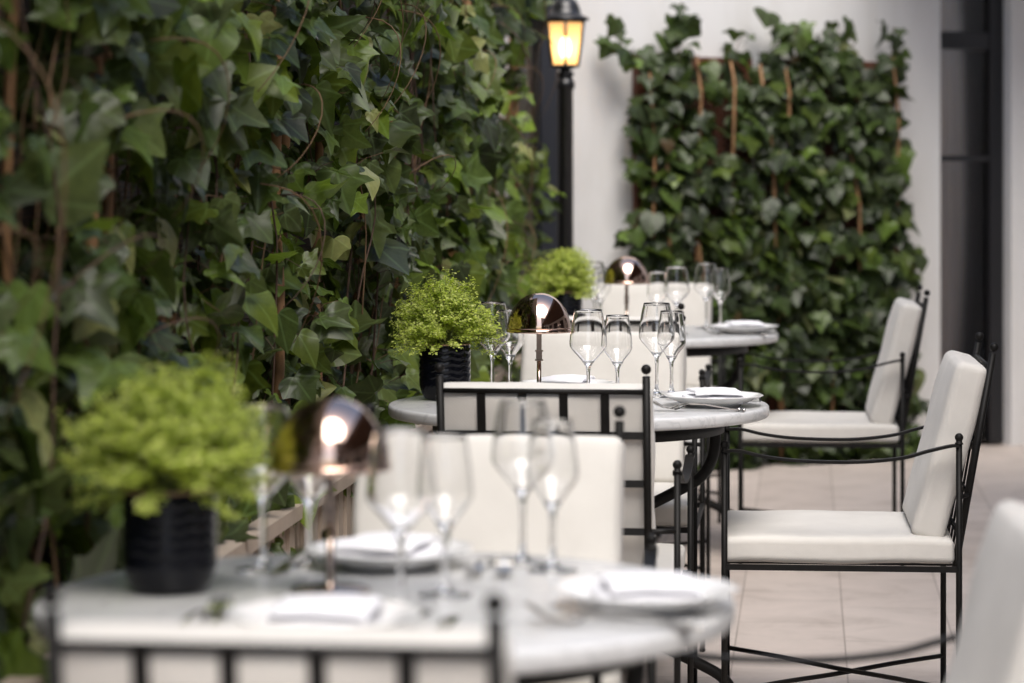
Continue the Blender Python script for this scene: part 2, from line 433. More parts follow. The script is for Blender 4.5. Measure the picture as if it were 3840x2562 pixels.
# light blockers added out of view: door canopy, terrace canopy, eaves above the near end of the ivy
q = MB(); bbox(q, bt(1905), bt(1905) + 4.0, 2.85, 2.97, -1.25, -.002); q.build('added_door_canopy', M['plaster'], bld)  # unseen slab added to darken the right part of the wall
q = MB(); q.box(Vector((4.0, 2.8, 3.25)) - B0, (4.7, 15.4, .14)); q.box(Vector((1.68, 2.8, 3.14)) - B0, (.08, 15.4, .36)); q.build('added_terrace_canopy', M['canopy'], bld)  # unseen roof added to narrow the sky to a bright strip
p0 = Vector((X0 - .38 + .105 * -5, -5, 0)); p1 = Vector((X0 - .38 + .105 * 12.2, 12.2, 0))
facade('ivy_side_wall', p0, p1, 3.4, M['plaster'], [])
ev = MB(); RE = Matrix((V_, U, Vector((0, 0, 1)))).transposed()
ev.box(Vector((X0 + .105 * 2.6 - .03, 2.6, 2.60)) - B0, (.64, 9.6, .10), RE); ev.build('added_eaves', M['plaster'], bld)  # unseen ledge added to darken the near ivy

# ------------------------------------------------------------------ chairs
def make_chair():
    r = empty('dining_chair')
    iron = M['iron']; hx, hy = .27, .265
    for sx in (-1, 1):
        for (sy, top) in ((1, .675), (-1, .696)):
            q = MB(); q.tube([(sx * hx, sy * hy, 0.004), (sx * hx, sy * hy, top - .006)], .0072, 10)
            q.ball((sx * hx, sy * hy, .006), .0085, 10, 6)
            l = q.build('leg', iron, r)
            q = MB(); q.ball((sx * hx, sy * hy, top), .0098); q.lathe([(.0001, -.016), (.0095, -.016), (.0095, -.012), (.0001, -.012)], 10, c=(sx * hx, sy * hy, top)); q.build('finial', iron, l)
        ar = cat_rom([(sx * hx, hy, .6605), (sx * hx, hy - .035, .661), (sx * hx, hy - .09, .649), (sx * hx, hy - .17, .640), (sx * hx, hy - .30, .638), (sx * hx, hy - .40, .648), (sx * hx, hy - .46, .664), (sx * hx, -hy + .02, .676), (sx * hx, -hy, .677)], 5)
        q = MB(); q.bar(ar, .020, .0065); q.build('armrest', iron, r)
    q = MB()
    for sy in (-1, 1): q.bar([(-hx, sy * hy, .397), (hx, sy * hy, .397)], .014, .009, (0, 0, 1))
    for sx in (-1, 1): q.bar([(sx * hx, -hy, .3965), (sx * hx, hy, .3965)], .013, .010, (0, 0, 1))
    for k in range(5):
        x = -.18 + .09 * k; q.bar([(x, -hy, .395), (x, hy, .395)], .016, .004)
    q.build('seat_frame', iron, r)
    yb = lambda z: -.262 - (z - .40) * .083 / .478
    bx = .2115
    for sx in (-1, 1):
        q = MB(); q.tube([(sx * bx, yb(.39), .39), (sx * bx, yb(.882), .882)], .0082, 10)
        l = q.build('back_post', iron, r)
        q = MB(); q.ball((sx * bx, yb(.897), .897), .0105); q.build('finial', iron, l)
        q = MB(); q.tube([(sx * bx, yb(.56), .56), (sx * hx, -hy, .56)], .0058, 8); q.build('side_rail', iron, r)
    for z in (.850, .76, .66, .56, .462):
        q = MB()
        if z > .8: q.tube([(-bx, yb(z), z), (bx, yb(z), z)], .0056, 10)
        else: q.bar([(-bx, yb(z), z), (bx, yb(z), z)], .015, .006, (0, .17, .985))
        q.build('back_rail', iron, r)
    for k in range(1, 5):
        x = -bx + 2 * bx * k / 5
        q = MB(); q.bar([(x, yb(.85) - .001, .85), (x, yb(.41) - .001, .41)], .0175, .0045); q.build('back_slat', iron, r)
    for s in (1, -1):
        q = MB(); zz = .115 + .006 * s
        q.tube(cat_rom([(-hx * s, -hy, zz), (-hx * s * .5, -hy * .5, zz + .002), (0, 0, zz), (hx * s * .5, hy * .5, zz + .002), (hx * s, hy, zz)], 3), .0058, 8)
        q.build('stretcher', iron, r)
    q = MB(); q.rbox((0, .006, .4345), (.518, .525, .056), .013, 12, .008, None, .0038, 1.5)
    c = q.build('seat_cushion', M['fabric'], r)
    def loop(w, d, rad, z, f):
        pts = []
        for (cx, cy, a0) in ((w / 2 - rad, d / 2 - rad, 0), (-w / 2 + rad, d / 2 - rad, 90), (-w / 2 + rad, -d / 2 + rad, 180), (w / 2 - rad, -d / 2 + rad, 270)):
            for i in range(6):
                a = R(a0 + 18 * i); pts.append(f(Vector((cx + rad * math.cos(a), cy + rad * math.sin(a), z))))
        pts.append(pts[0]); return pts
    tilt = math.atan2(.105, .39)
    # local axes of the back cushion: x = width, y = up the back, z = towards the sitter
    up = Vector((0, -math.sin(tilt), math.cos(tilt))); out = Vector((0, math.cos(tilt), math.sin(tilt)))
    RM = Matrix((Vector((1, 0, 0)) , up, out)).transposed()
    ctr = Vector((0, -.249, .658))
    q = MB(); q.rbox(ctr, (.444, .415, .074), .019, 12, .010, RM, .0042, 4.2)
    c = q.build('back_cushion', M['fabric'], r)
    return r
CH = [  # x, y, rotation, label
    (-.190, 2.975, -A, 'blurred black iron chair in the lower left corner with its back to the viewer'),
    (.1016, 6.05, -A - .01, 'black iron grid back chair seen from behind between the nearest and the middle table'),
    (.328, 8.685, -A, 'iron chair seen from behind in front of the farthest table, mostly hidden by wine glasses'),
    (-.067, 4.36, PI - A, 'cream cushioned chair facing the viewer across the nearest table with the black pot'),
    (.218, 7.33, PI - A, 'cream cushioned chair facing the viewer behind the middle table'),
    (.525, 10.63, PI - A, 'cream cushioned chair facing the viewer behind the farthest table by the far ivy trellis'),
    (.37, 3.52, R(90 - 2), 'heavily blurred chair cut off by the lower right corner of the photo'),
    (.772, 6.637, R(90 - 5), 'sharp black iron armchair with cream cushions turned sideways at the right of the middle table'),
    (1.04, 9.48, R(90 - 5), 'sideways cream cushioned armchair at the right of the farthest table'),
]
chair0 = make_chair()
for i, (x, y, a, lab) in enumerate(CH):
    o = chair0 if i == 0 else copy_tree(chair0)
    o.location = (x, y, 0); o.rotation_euler = (0, 0, a)
    tag(o, lab, 'chair', 'iron dining chairs around the marble tables')

# ------------------------------------------------------------------ tables
def make_table():
    r = empty('bistro_table')
    q = MB(); q.lathe([(.0001, .722), (.440, .722), (.446, .723), (.4490, .727), (.45, .731), (.45, .741), (.4490, .746), (.446, .749), (.440, .75), (.30, .7501), (.0001, .7501)], 128)
    q.build('table_top', M['marble'], r)
    q = MB(); q.lathe([(.332, .686), (.345, .686), (.345, .7215), (.332, .7215)], 80, close=True)
    for k in range(2): 
        a = PI / 4 + k * PI / 2; q.bar([(-.335 * math.cos(a), -.335 * math.sin(a), .716), (.335 * math.cos(a), .335 * math.sin(a), .716)], .03, .006, (-math.sin(a), math.cos(a), 0))
    q.build('apron_ring', M['iron'], r)
    prof = [(.322, .700), (.322, .655), (.312, .612), (.285, .574), (.235, .545), (.16, .506), (.08, .462), (.040, .425), (.032, .37), (.032, .31), (.045, .262), (.09, .228), (.16, .196), (.24, .158), (.31, .125), (.345, .100), (.368, .06), (.374, .004)]
    for k in range(4):
        a = k * PI / 2
        q = MB(); q.tube(cat_rom([(p * math.cos(a), p * math.sin(a), z) for p, z in prof], 4), .0135, 12); q.build('leg', M['iron'], r)
    q = MB(); q.lathe([(.0001, .30), (.03, .30), (.03, .385), (.0001, .385)], 24); q.build('collar', M['iron'], r)
    return r
TL = ['out of focus round marble table nearest the viewer, holding the largest looking potted basil',
      'round grey marble table in sharp focus in the middle of the row',
      'small looking marble table farthest away, in front of the ivy trellis on the white wall']
tab0 = make_table()
for i, (x, y) in enumerate(TABLES):
    o = tab0 if i == 0 else copy_tree(tab0)
    o.location = (x, y, 0); o.rotation_euler = (0, 0, -A + (0, .03, -.05)[i]); tag(o, TL[i], 'table', 'marble bistro tables in a row')
TN = ['nearest blurred table', 'middle table', 'farthest table']

# ------------------------------------------------------------------ wine glasses
def glass_mesh(H, zs, rs, zb, rr, foot):
    # outer bowl points then inner, closed profile
    outer = [(.0042, zb - .022), (.0060, zb - .010), (.0105, zb - .002)]
    bowl = cat_rom([(.0105, zb - .002, 0), (rs * .50, zb + (zs - zb) * .28, 0), (rs * .86, zb + (zs - zb) * .70, 0), (rs, zs, 0), (rs * .965, zs + (H - zs) * .30, 0), (rs * .86, zs + (H - zs) * .68, 0), (rr, H, 0)], 7)
    stem = [(.0001, 0), (foot, 0), (foot + .0006, .0008), (foot, .0017), (foot * .7, .0030), (foot * .35, .0056), (.0078, .0100), (.0052, .018), (.0041, .035), (.0038, .06), (.0042, zb - .022)]
    op = stem[:-1] + outer[:-1] + [(p.x, p.y) for p in bowl]
    th = .0011; inn = []
    for p in bowl[::-1]:
        f = (p.y - zb) / (H - zb)
        if p.x < .0125: continue
        inn.append((p.x - th - .0006 * max(0, .25 - f) * 4, p.y + (.0003 if f > .97 else 0.0018 * max(0, .4 - f) * 2.5)))
    inn = [(rr - .0004, H + .0004)] + inn[1:]
    zlow = inn[-1][1]
    inn += [(inn[-1][0] * .55, zlow - .0018), (.0001, zlow - .0026)]
    q = MB(); q.lathe(op + inn, 56); return q
gb = glass_mesh(.227, .146, .0435, .104, .0315, .038).build('wine_glass', M['glass'])
gs = glass_mesh(.206, .130, .0352, .091, .0268, .034).build('wine_glass', M['glass'])
GL = [  # table, big?, x, y, label
    (0, 1, -.341, 3.844, 'blurred tall wine glass close behind the potted basil on the nearest table'),
    (0, 0, -.280, 3.890, 'blurred smaller wine glass between the basil pot and the lamp stem on the nearest table'),
    (0, 1, -.138, 3.480, 'blurred wine glass just right of the lamp on the nearest table, low in the photo'),
    (0, 0, -.0856, 3.620, 'blurred wine glass in front of the left half of the cushion facing the nearest table'),
    (0, 1, .015, 3.910, 'tallest blurred wine glass, at the back right of the nearest table'),
    (0, 0, .0557, 3.848, 'rightmost blurred wine glass of the nearest table'),
    (1, 1, -.048, 6.855, 'taller wine glass beside the potted basil on the middle table'),
    (1, 0, -.005, 6.890, 'smaller wine glass half behind the copper lamp on the middle table'),
    (1, 1, .1767, 6.49, 'large sharp wine glass just right of the copper lamp on the middle table'),
    (1, 0, .250, 6.64, 'smaller sharp wine glass overlapping the large one right of the middle lamp'),
    (1, 1, .3515, 6.807, 'tall wine glass standing behind the chair finial at the right of the middle table'),
    (1, 0, .390, 6.85, 'rightmost wine glass of the middle table, beside the plate'),
    (2, 1, .290, 9.90, 'soft wine glass beside the small basil on the farthest table'),
    (2, 0, .3147, 9.92, 'soft small wine glass just left of the farthest copper lamp'),
    (2, 0, .494, 9.52, 'soft small wine glass just right of the farthest copper lamp'),
    (2, 1, .553, 9.41, 'soft large wine glass in the middle of the farthest table'),
    (2, 1, .676, 9.75, 'tallest soft wine glass on the right half of the farthest table'),
    (2, 0, .731, 9.83, 'rightmost soft wine glass on the farthest table against the dark ivy'),
]
ub = us = False
for (ti, big, x, y, lab) in GL:
    if big: o = gb if not ub else gb.copy(); first = not ub; ub = True
    else: o = gs if not us else gs.copy(); first = not us; us = True
    if not first: COL.objects.link(o)
    o.location = (x, y, TZ + .0012); o.rotation_euler = (0, 0, random.uniform(0, 6))
    tag(o, lab, 'wine glass', 'stemmed wine glasses on the tables')

# ------------------------------------------------------------------ lamps
def make_lamp():
    r = empty('table_lamp')
    RD, z0, zt = .0765, .169, .256
    prof = [(RD * math.cos(R(a)), z0 + (zt - z0) * math.sin(R(a))) for a in [i * 90 / 26 for i in range(26)]] + [(.0001, zt)]
    inner = [(.0001, zt - .002)] + [((RD - .0022) * math.cos(R(a)), z0 + (zt - .002 - z0) * math.sin(R(a))) for a in [90 - i * 90 / 20 for i in range(1, 21)]]
    q = MB(); q.lathe(prof + inner, 72, close=True); s = q.build('lamp_shade', M['copper'], r)
    q = MB(); q.lathe([(RD - .0015, z0 - .0075), (RD + .0012, z0 - .0075), (RD + .0022, z0 - .006), (RD + .0022, z0 + .0005), (RD + .0008, z0 + .0012), (RD - .0015, z0 + .0012)], 72, close=True); q.build('rim_band', M['copper'], s)
    q = MB(); q.lathe([(.0001, 0), (.05, 0), (.0525, .0015), (.0525, .005), (.05, .0075), (.012, .009), (.007, .012), (.0058, .02), (.0054, .10), (.0001, .10)], 48); q.build('base', M['lampmetal'], r)
    q = MB(); q.box((0, 0, .155), (.0125, .007, .106)); q.build('stem', M['lampmetal'], r)
    q = MB(); q.lathe([(.0001, .2), (.03, .2), (.03, .206), (.0001, .206)], 24); q.build('light_source', M['napkin'], r)
    q = MB(); q.box((0, 0, .106), (.0145, .0115, .018)); q.box((0, 0, .0945), (.0195, .0150, .003)); q.box((0, 0, .1165), (.0195, .0150, .003)); q.build('clip', M['lampmetal'], r)
    return r
LP = [(-.236, 3.635, 'blurred copper dome lamp on the nearest table'), (.065, 6.73, 'sharp copper dome table lamp on the middle table'), (.393, 9.61, 'small copper dome lamp on the farthest table in front of a cream cushion')]
l0 = make_lamp()
for i, (x, y, lab) in enumerate(LP):
    o = l0 if i == 0 else copy_tree(l0)
    o.location = (x, y, TZ + .0008); o.rotation_euler = (0, 0, (.1, .0, -.05)[i]); tag(o, lab, 'table lamp', 'copper dome lamps on the tables')

# ------------------------------------------------------------------ foliage engine
def leaf_template(half, nring=2, fold=.18, curl=.25, wave=.04, center=(0, .30)):
    pts = [(x, y) for x, y in half]
    out = pts + [(-x, y) for x, y in pts[-2:0:-1]]           # base notch .. tip .. back
    P = np.array(out); n = len(P); c = np.array(center)
    rings = [c + (P - c) * f for f in (.5, 1.0)]
    xy = np.vstack([c[None]] + rings)
    fs = []
    for j in range(n): fs.append((0, 1 + j, 1 + (j + 1) % n))
    quads = [(1 + j, 1 + n + j, 1 + n + (j + 1) % n, 1 + (j + 1) % n) for j in range(n)]
    x, y = xy[:, 0], xy[:, 1]
    z = fold * np.abs(x) - curl * (y - .25) ** 2 - .35 * curl * np.abs(x) ** 2 * 2 + wave * np.sin(y * 9 + np.abs(x) * 11)
    return np.column_stack([x, y, z]), np.array(fs), np.array(quads)
IV = [
    [(0, .03), (.10, -.07), (.24, -.11), (.37, -.05), (.42, .04), (.38, .14), (.40, .20), (.52, .27), (.63, .40), (.50, .42), (.37, .45), (.27, .52), (.22, .64), (.14, .80), (.06, .93), (0, 1.0)],
    [(0, .05), (.10, -.04), (.24, -.09), (.38, -.03), (.46, .08), (.47, .18), (.50, .28), (.53, .40), (.44, .45), (.35, .50), (.28, .60), (.20, .73), (.10, .88), (0, 1.0)],
    [(0, .06), (.09, -.03), (.22, -.08), (.36, -.03), (.45, .10), (.47, .24), (.43, .40), (.36, .54), (.26, .69), (.15, .83), (.06, .94), (0, 1.02)],
    [(0, .03), (.08, -.05), (.20, -.08), (.30, -.01), (.33, .08), (.31, .17), (.36, .26), (.46, .40), (.36, .42), (.27, .47), (.21, .58), (.17, .74), (.09, .95), (0, 1.18)],
]
IVT = [leaf_template(h, fold=f, curl=c, wave=w) for h, f, c, w in ((IV[0], .22, .32, .03), (IV[1], .14, .28, .035), (IV[2], .10, .30, .02), (IV[3], .25, .22, .03), (IV[1], -.08, .45, .05), (IV[0], .30, -.10, .04))]

def leaves_object(name, mat, parent, pos, nrm, tip, size, tmpl, tint, templates, loc=(0, 0, 0)):
    """all leaves of one plant as one mesh"""
    Vs, T, Q, C, UVl = [], [], [], [], []; off = 0
    for k in range(len(templates)):
        idx = np.nonzero(tmpl == k)[0]
        if len(idx) == 0: continue
        tv, tf, tq = templates[k]; nv = len(tv)
        n = nrm[idx]; n /= np.linalg.norm(n, axis=1, keepdims=True)
        y = tip[idx] - n * np.sum(tip[idx] * n, axis=1, keepdims=True); y /= np.maximum(1e-6, np.linalg.norm(y, axis=1, keepdims=True))
        x = np.cross(y, n)
        asp = rng.uniform(.92, 1.26, len(idx))[:, None, None]; cz = rng.uniform(.4, 1.7, len(idx))[:, None, None]
        skew = rng.uniform(-.12, .12, len(idx))[:, None, None]
        lx = (tv[None, :, 0:1] + skew * tv[None, :, 1:2] ** 2) * asp; ly = np.repeat(tv[None, :, 1:2], len(idx), 0); lz = tv[None, :, 2:3] * cz
        tw = rng.uniform(-.45, .45, len(idx))[:, None, None]
        lz = lz + tw * lx * ly
        P = pos[idx][:, None, :] + size[idx][:, None, None] * (lx * x[:, None, :] + ly * y[:, None, :] + lz * n[:, None, :])
        Vs.append(P.reshape(-1, 3)); base = off + np.arange(len(idx)) * nv
        T.append((base[:, None, None] + tf[None]).reshape(-1, 3)); Q.append((base[:, None, None] + tq[None]).reshape(-1, 4))
        C.append(np.repeat(tint[idx], nv, 0)); UVl.append(np.tile(tv[:, :2], (len(idx), 1))); off += len(idx) * nv
    Vs = np.vstack(Vs) - np.array(loc)[None]; T = np.vstack(T); Q = np.vstack(Q); C = np.vstack(C); UVl = np.vstack(UVl)
    me = bpy.data.meshes.new(name); nl = T.size + Q.size; npol = len(T) + len(Q)
    me.vertices.add(len(Vs)); me.vertices.foreach_set('co', Vs.astype(np.float32).ravel())
    li = np.concatenate([T.ravel(), Q.ravel()]).astype(np.int32)
    me.loops.add(nl); me.loops.foreach_set('vertex_index', li)
    me.polygons.add(npol)
    ls = np.concatenate([np.arange(len(T)) * 3, T.size + np.arange(len(Q)) * 4]).astype(np.int32)
    me.polygons.foreach_set('loop_start', ls)
    me.polygons.foreach_set('use_smooth', np.ones(npol, bool))
    ca = me.attributes.new('leaf_tint', 'FLOAT_COLOR', 'POINT')
    ca.data.foreach_set('color', np.column_stack([C, np.ones(len(C))]).astype(np.float32).ravel())
    uvl = me.uv_layers.new(name='leaf'); uvl.data.foreach_set('uv', UVl[li].astype(np.float32).ravel())
    me.update(calc_edges=True); me.validate(); me.materials.append(mat)
    o = bpy.data.objects.new(name, me); COL.objects.link(o); o.parent = parent
    return o

def ivy_tints(n, young_lit=.06, dark=.5):
    base = np.array([[.040, .060, .014], [.054, .080, .017], [.070, .102, .019], [.048, .060, .026], [.082, .110, .015], [.062, .080, .024]])
    c = base[rng.integers(0, len(base), n)] * np.exp(rng.normal(0, .34, (n, 1)))
    u = rng.random(n); yi = u < young_lit
    c[yi] = np.array([.17, .25, .035]) * rng.uniform(.6, 1.3, (yi.sum(), 1))
    yl = (u > .965); c[yl] = np.array([.26, .27, .10]) * rng.uniform(.7, 1.1, (yl.sum(), 1))
    br_ = (u > .957) & (u <= .965); c[br_] = np.array([.12, .065, .025]) * rng.uniform(.6, 1.2, (br_.sum(), 1))
    return c

# ------------------------------------------------------------------ ivy wall on the left
NW = np.array([V_.x, V_.y, 0.]); UW = np.array([U.x, U.y, 0.])
def W(s, z, d):
    s = np.asarray(s, float); z = np.asarray(z, float); d = np.asarray(d, float)
    return np.stack([X0 + .105 * s + d * NW[0], s + d * NW[1], z], -1)
def nz(x, y, z=0, sc=1.0): return noise.noise(Vector((x * sc, y * sc, z)))
S0, S1, ZB, ZT = 2.7, 11.22, .50, 2.45
ivy = empty('climbing_ivy', tuple(W(6.5, 0, -.1)))
tag(ivy, 'dense wall of dark green lobed ivy filling the left half of the photo', 'ivy')
iloc = np.array(ivy.location)
cand = 15000
s = S0 + (S1 - S0) * rng.random(cand); z = ZB + (ZT - ZB) * rng.random(cand)
keep = np.array([nz(a * 2.1, b_ * 1.7, 3.0) + .6 * nz(a * 5, b_ * 4.3, 9.0) > (-.06 if b_ > .95 else -.40) for a, b_ in zip(s, z)])
s, z = s[keep][:6000], z[keep][:6000]; n = len(s)
bulge = np.array([nz(a * 1.5, b_ * 1.3, 20.) * .10 + nz(a * 4, b_ * 3.6, 31.) * .05 for a, b_ in zip(s, z)])
d = -.01 + bulge - .24 * rng.random(n) ** 1.6 + rng.uniform(0, .05, n); d = np.clip(d, -.235, .16)
pos = W(s, z, d)
rnd = rng.normal(0, 1, (n, 3))
nrm = NW * .62 - UW * .50 + np.array([0, 0, .50]) + rnd * .56
tip = np.array([0, 0, -1.]) + NW * .35 - UW * .1 + rng.normal(0, .68, (n, 3))
size = np.clip(.070 * np.exp(rng.normal(0, .34, n)), .026, .135)
# loose leaves along the far end and free shoots
tm = rng.choice(6, n, p=[.30, .24, .12, .14, .12, .08])
leaves_object('foliage', M['ivyleaf'], ivy, pos, nrm, tip, size, tm, ivy_tints(n, .045 + .22 * np.clip((s - 7.2) / 4, 0, 1)), IVT, iloc)  # more yellow-green leaves towards the far end paint in the brighter light there
st = MB(); yt = MB()
# petioles
for i in range(n):
    if random.random() < .75:
        p = Vector(pos[i]) - Vector(iloc); b_ = p + Vector(NW) * -random.uniform(.04, .09) + Vector((0, 0, random.uniform(-.06, .03))) + Vector(UW) * random.uniform(-.04, .04)
        mid = (p + b_) / 2 + Vector((0, 0, random.uniform(0, .02)))
        (yt if random.random() < .35 else st).tube([b_, mid, p], .0011, 3, False)
# climbing stems
for k in range(150):
    s_ = S0 + (S1 - S0) * random.random(); z_ = ZB + .02; dd = random.uniform(-.22, .0); pts = []; hgt = random.uniform(.9, 2.0)
    dr = random.uniform(-.25, .25); ph = random.uniform(0, 6)
    for j in range(18):
        f = j / 17
        pts.append(Vector(W(s_ + dr * f + .05 * math.sin(ph + f * 9) + .03 * math.sin(ph * 2 + f * 23), z_ + hgt * f, dd + .025 * math.sin(ph + f * 7))) - Vector(iloc))
    r0 = random.uniform(.0016, .0042)
    (yt if random.random() < .3 else st).tube(pts, [r0 * (1 - .5 * j / 17) for j in range(18)], 6)
# looping free shoots hanging in front
for k in range(42):
    s_ = S0 + (S1 - S0) * random.random(); z_ = random.uniform(.75, 2.2); pts = []
    ln = random.uniform(.15, .4); an = random.uniform(-2.6, .6); dd = random.uniform(.0, .05)
    for j in range(12):
        f = j / 11
        pts.append(Vector(W(s_ + ln * f * math.cos(an) * 1.2, z_ + ln * f * math.sin(an) - .1 * f * f * ln * 4 + .03 * math.sin(f * 5), dd + .09 * math.sin(f * PI) + .02 * f)) - Vector(iloc))
    (yt if random.random() < .65 else st).tube(pts, [.0019 * (1 - .5 * j / 11) for j in range(12)], 6)
st.build('woody_and_shoot_stem', M['stem'], ivy); yt.build('young_stem', M['tendril'], ivy)

scr = empty('woven_screen', tuple(W(6.5, 0, -.17)))
tag(scr, 'dark woven rattan screen with bamboo canes glimpsed behind the left ivy', 'screen')
q = MB(); RMW = Matrix((Vector(NW), Vector(UW), Vector((0, 0, 1)))).transposed()
c = Vector(W((S0 + S1) / 2, (ZB + ZT) / 2 - .02, -.275)) - Vector(scr.location)
# local mesh axes aligned with the world, wall yaw carried by the object so that the weave follows it
scr_p = MB(); scr_p.box((0, 0, 0), (.02, (S1 - S0) * 1.004, ZT - ZB - .04)); o = scr_p.build('panel', M['woven'], scr); o.location = c; o.rotation_euler = (0, 0, -A)
for k in range(27):
    s_ = S0 + .2 + k * .335 + random.uniform(-.06, .06); rr = random.uniform(.007, .014); ln = random.uniform(-.03, .03)
    q = MB(); pts = []
    for j in range(12):
        f = j / 11; pts.append(Vector(W(s_ + ln * f, .52 + 1.9 * f, (-.07, -.13, -.10, -.16, -.12)[k % 5] + .006 * math.sin(j * 1.7 + k))) - Vector(scr.location))
    q.tube(pts, [rr * (1 + (.12 if j % 3 == 0 else 0)) for j in range(12)], 10); q.build('cane', M['cane'], scr)

# planters under the ivy
PLL = ['sand coloured planter box under the ivy beside the nearest table', 'sand coloured planter box under the ivy beside the middle table', 'sand coloured planter box under the ivy beside the farthest table']
for i, (a, b_) in enumerate(((3.2, 5.9), (5.95, 8.65), (8.7, 11.4))):
    r = empty('planter', tuple(W((a + b_) / 2, 0, -.15)), -A)
    tag(r, PLL[i], 'planter', 'planter boxes at the foot of the ivy')
    q = MB(); ln = (b_ - a) / math.cos(A)
    for sx in (-1, 1): q.box((sx * .155, 0, .295), (.03, ln, .57))
    for sy in (-1, 1): q.box((0, sy * (ln / 2 - .015), .295), (.278, .03, .57))
    q.box((.174, 0, .588), (.045, ln + .01, .03)); 
    k = int(ln / .11)
    for j in range(k): q.box((.1735, -ln / 2 + (j + .5) * ln / k, .29), (.010, .060, .54))
    q.build('box', M['planter'], r)
    q = MB(); q.box((0, 0, .52), (.278, ln - .062, .06)); q.build('soil', M['soil'], r)

# ------------------------------------------------------------------ trellis with ivy on the back wall
tA, tM0, tM1, tB = bt(1447), bt(1712), bt(1752), bt(2040)
def BP(t, z, d): return B0 + BD * t + BN * d + Vector((0, 0, z))
for i, (t0, t1, lab) in enumerate(((tA, tM0, 'red brown wooden lattice panel on the white wall with its bare top rail showing'), (tM1, tB, 'shaded red brown lattice panel on the white wall nearer the black framed door'))):
    r = empty('trellis_panel', tuple(BP((t0 + t1) / 2, 0, .03))); tag(r, lab, 'trellis', 'lattice panels on the back wall')
    z0, z1 = .10, 1.795; w = t1 - t0
    fr = MB(); lt = MB()
    def lb(mb, ta, za, tb, zb_, wd, th, dep):
        a_ = BD * ta + Vector((0, 0, za)) + BN * dep; b2 = BD * tb + Vector((0, 0, zb_)) + BN * dep
        dr = (b2 - a_).normalized(); mb.bar([a_, b2], wd, th, dr.cross(BN))
    for sx in (-1, 1): lb(fr, sx * (w / 2 - .02), z0, sx * (w / 2 - .02), z1 - .05, .04, .03, 0)
    lb(fr, -w / 2, z1 - .025, w / 2, z1 - .025, .05, .034, .001); lb(fr, -w / 2, z0 - .02, w / 2, z0 - .02, .04, .034, .001)
    fr.build('frame', M['trellis'], r)
    sp = .027; hw = w / 2 - .04; zz0, zz1 = z0, z1 - .05
    for sg in (1, -1):
        k = int((zz1 - zz0 + w) / (sp * 1.414)) + 1
        for j in range(k):
            cst = zz0 - w + j * sp * 1.414 + (0 if sg > 0 else 0)
            # line z = cst + sg*(t + hw)  (sg>0)  /  z = cst + (hw - t)
            pts = []
            ta, tb_ = -hw, hw
            za = cst + (0 if sg > 0 else 2 * hw); zb2 = cst + (2 * hw if sg > 0 else 0)
            # clip
            def clip(ta, za, tb_, zb2):
                if max(za, zb2) < zz0 or min(za, zb2) > zz1: return None
                def at(zt): f = (zt - za) / (zb2 - za); return ta + (tb_ - ta) * f
                A1, B1 = (ta, za), (tb_, zb2)
                if za < zz0: A1 = (at(zz0), zz0)
                if za > zz1: A1 = (at(zz1), zz1)
                if zb2 < zz0: B1 = (at(zz0), zz0)
                if zb2 > zz1: B1 = (at(zz1), zz1)
                return A1, B1
            cc = clip(ta, za, tb_, zb2)
            if cc and abs(cc[0][0] - cc[1][0]) > .01: lb(lt, cc[0][0], cc[0][1], cc[1][0], cc[1][1], .0165, .006, -.004 + .003 * sg)
    lt.build('lattice', M['trellis'], r)
bivy = empty('climbing_ivy', tuple(BP((tA + tB) / 2, 0, .06)))
tag(bivy, 'smaller ivy climbing the brown lattice panels on the far white wall', 'ivy')
bl = np.array(bivy.location)
BDn, BNn = np.array(BD), np.array(BN)
def BPn(t, z, d): return np.array(B0)[None] + t[:, None] * BDn + d[:, None] * BNn + np.column_stack([0 * z, 0 * z, z])
cand = 6000
t = tA - .01 + (tB - tA - .04) * rng.random(cand); z = .02 + 1.83 * rng.random(cand)
keep = np.array([nz(a * 7.0, b_ * 6.0, 55.) + .6 * nz(a * 14, b_ * 12, 60.) + .35 * nz(a * 2, b_ * 2, 71.) > (-.22 if b_ < 1.45 else (-.12 if a > tM0 else -.16)) for a, b_ in zip(t, z)])
keep &= rng.random(cand) < np.where(z > 1.69, np.where(t < tM0, .10, .40), np.where((z > 1.5) & (t < tM0), .85, 1.0))
t, z = t[keep][:2300], z[keep][:2300]
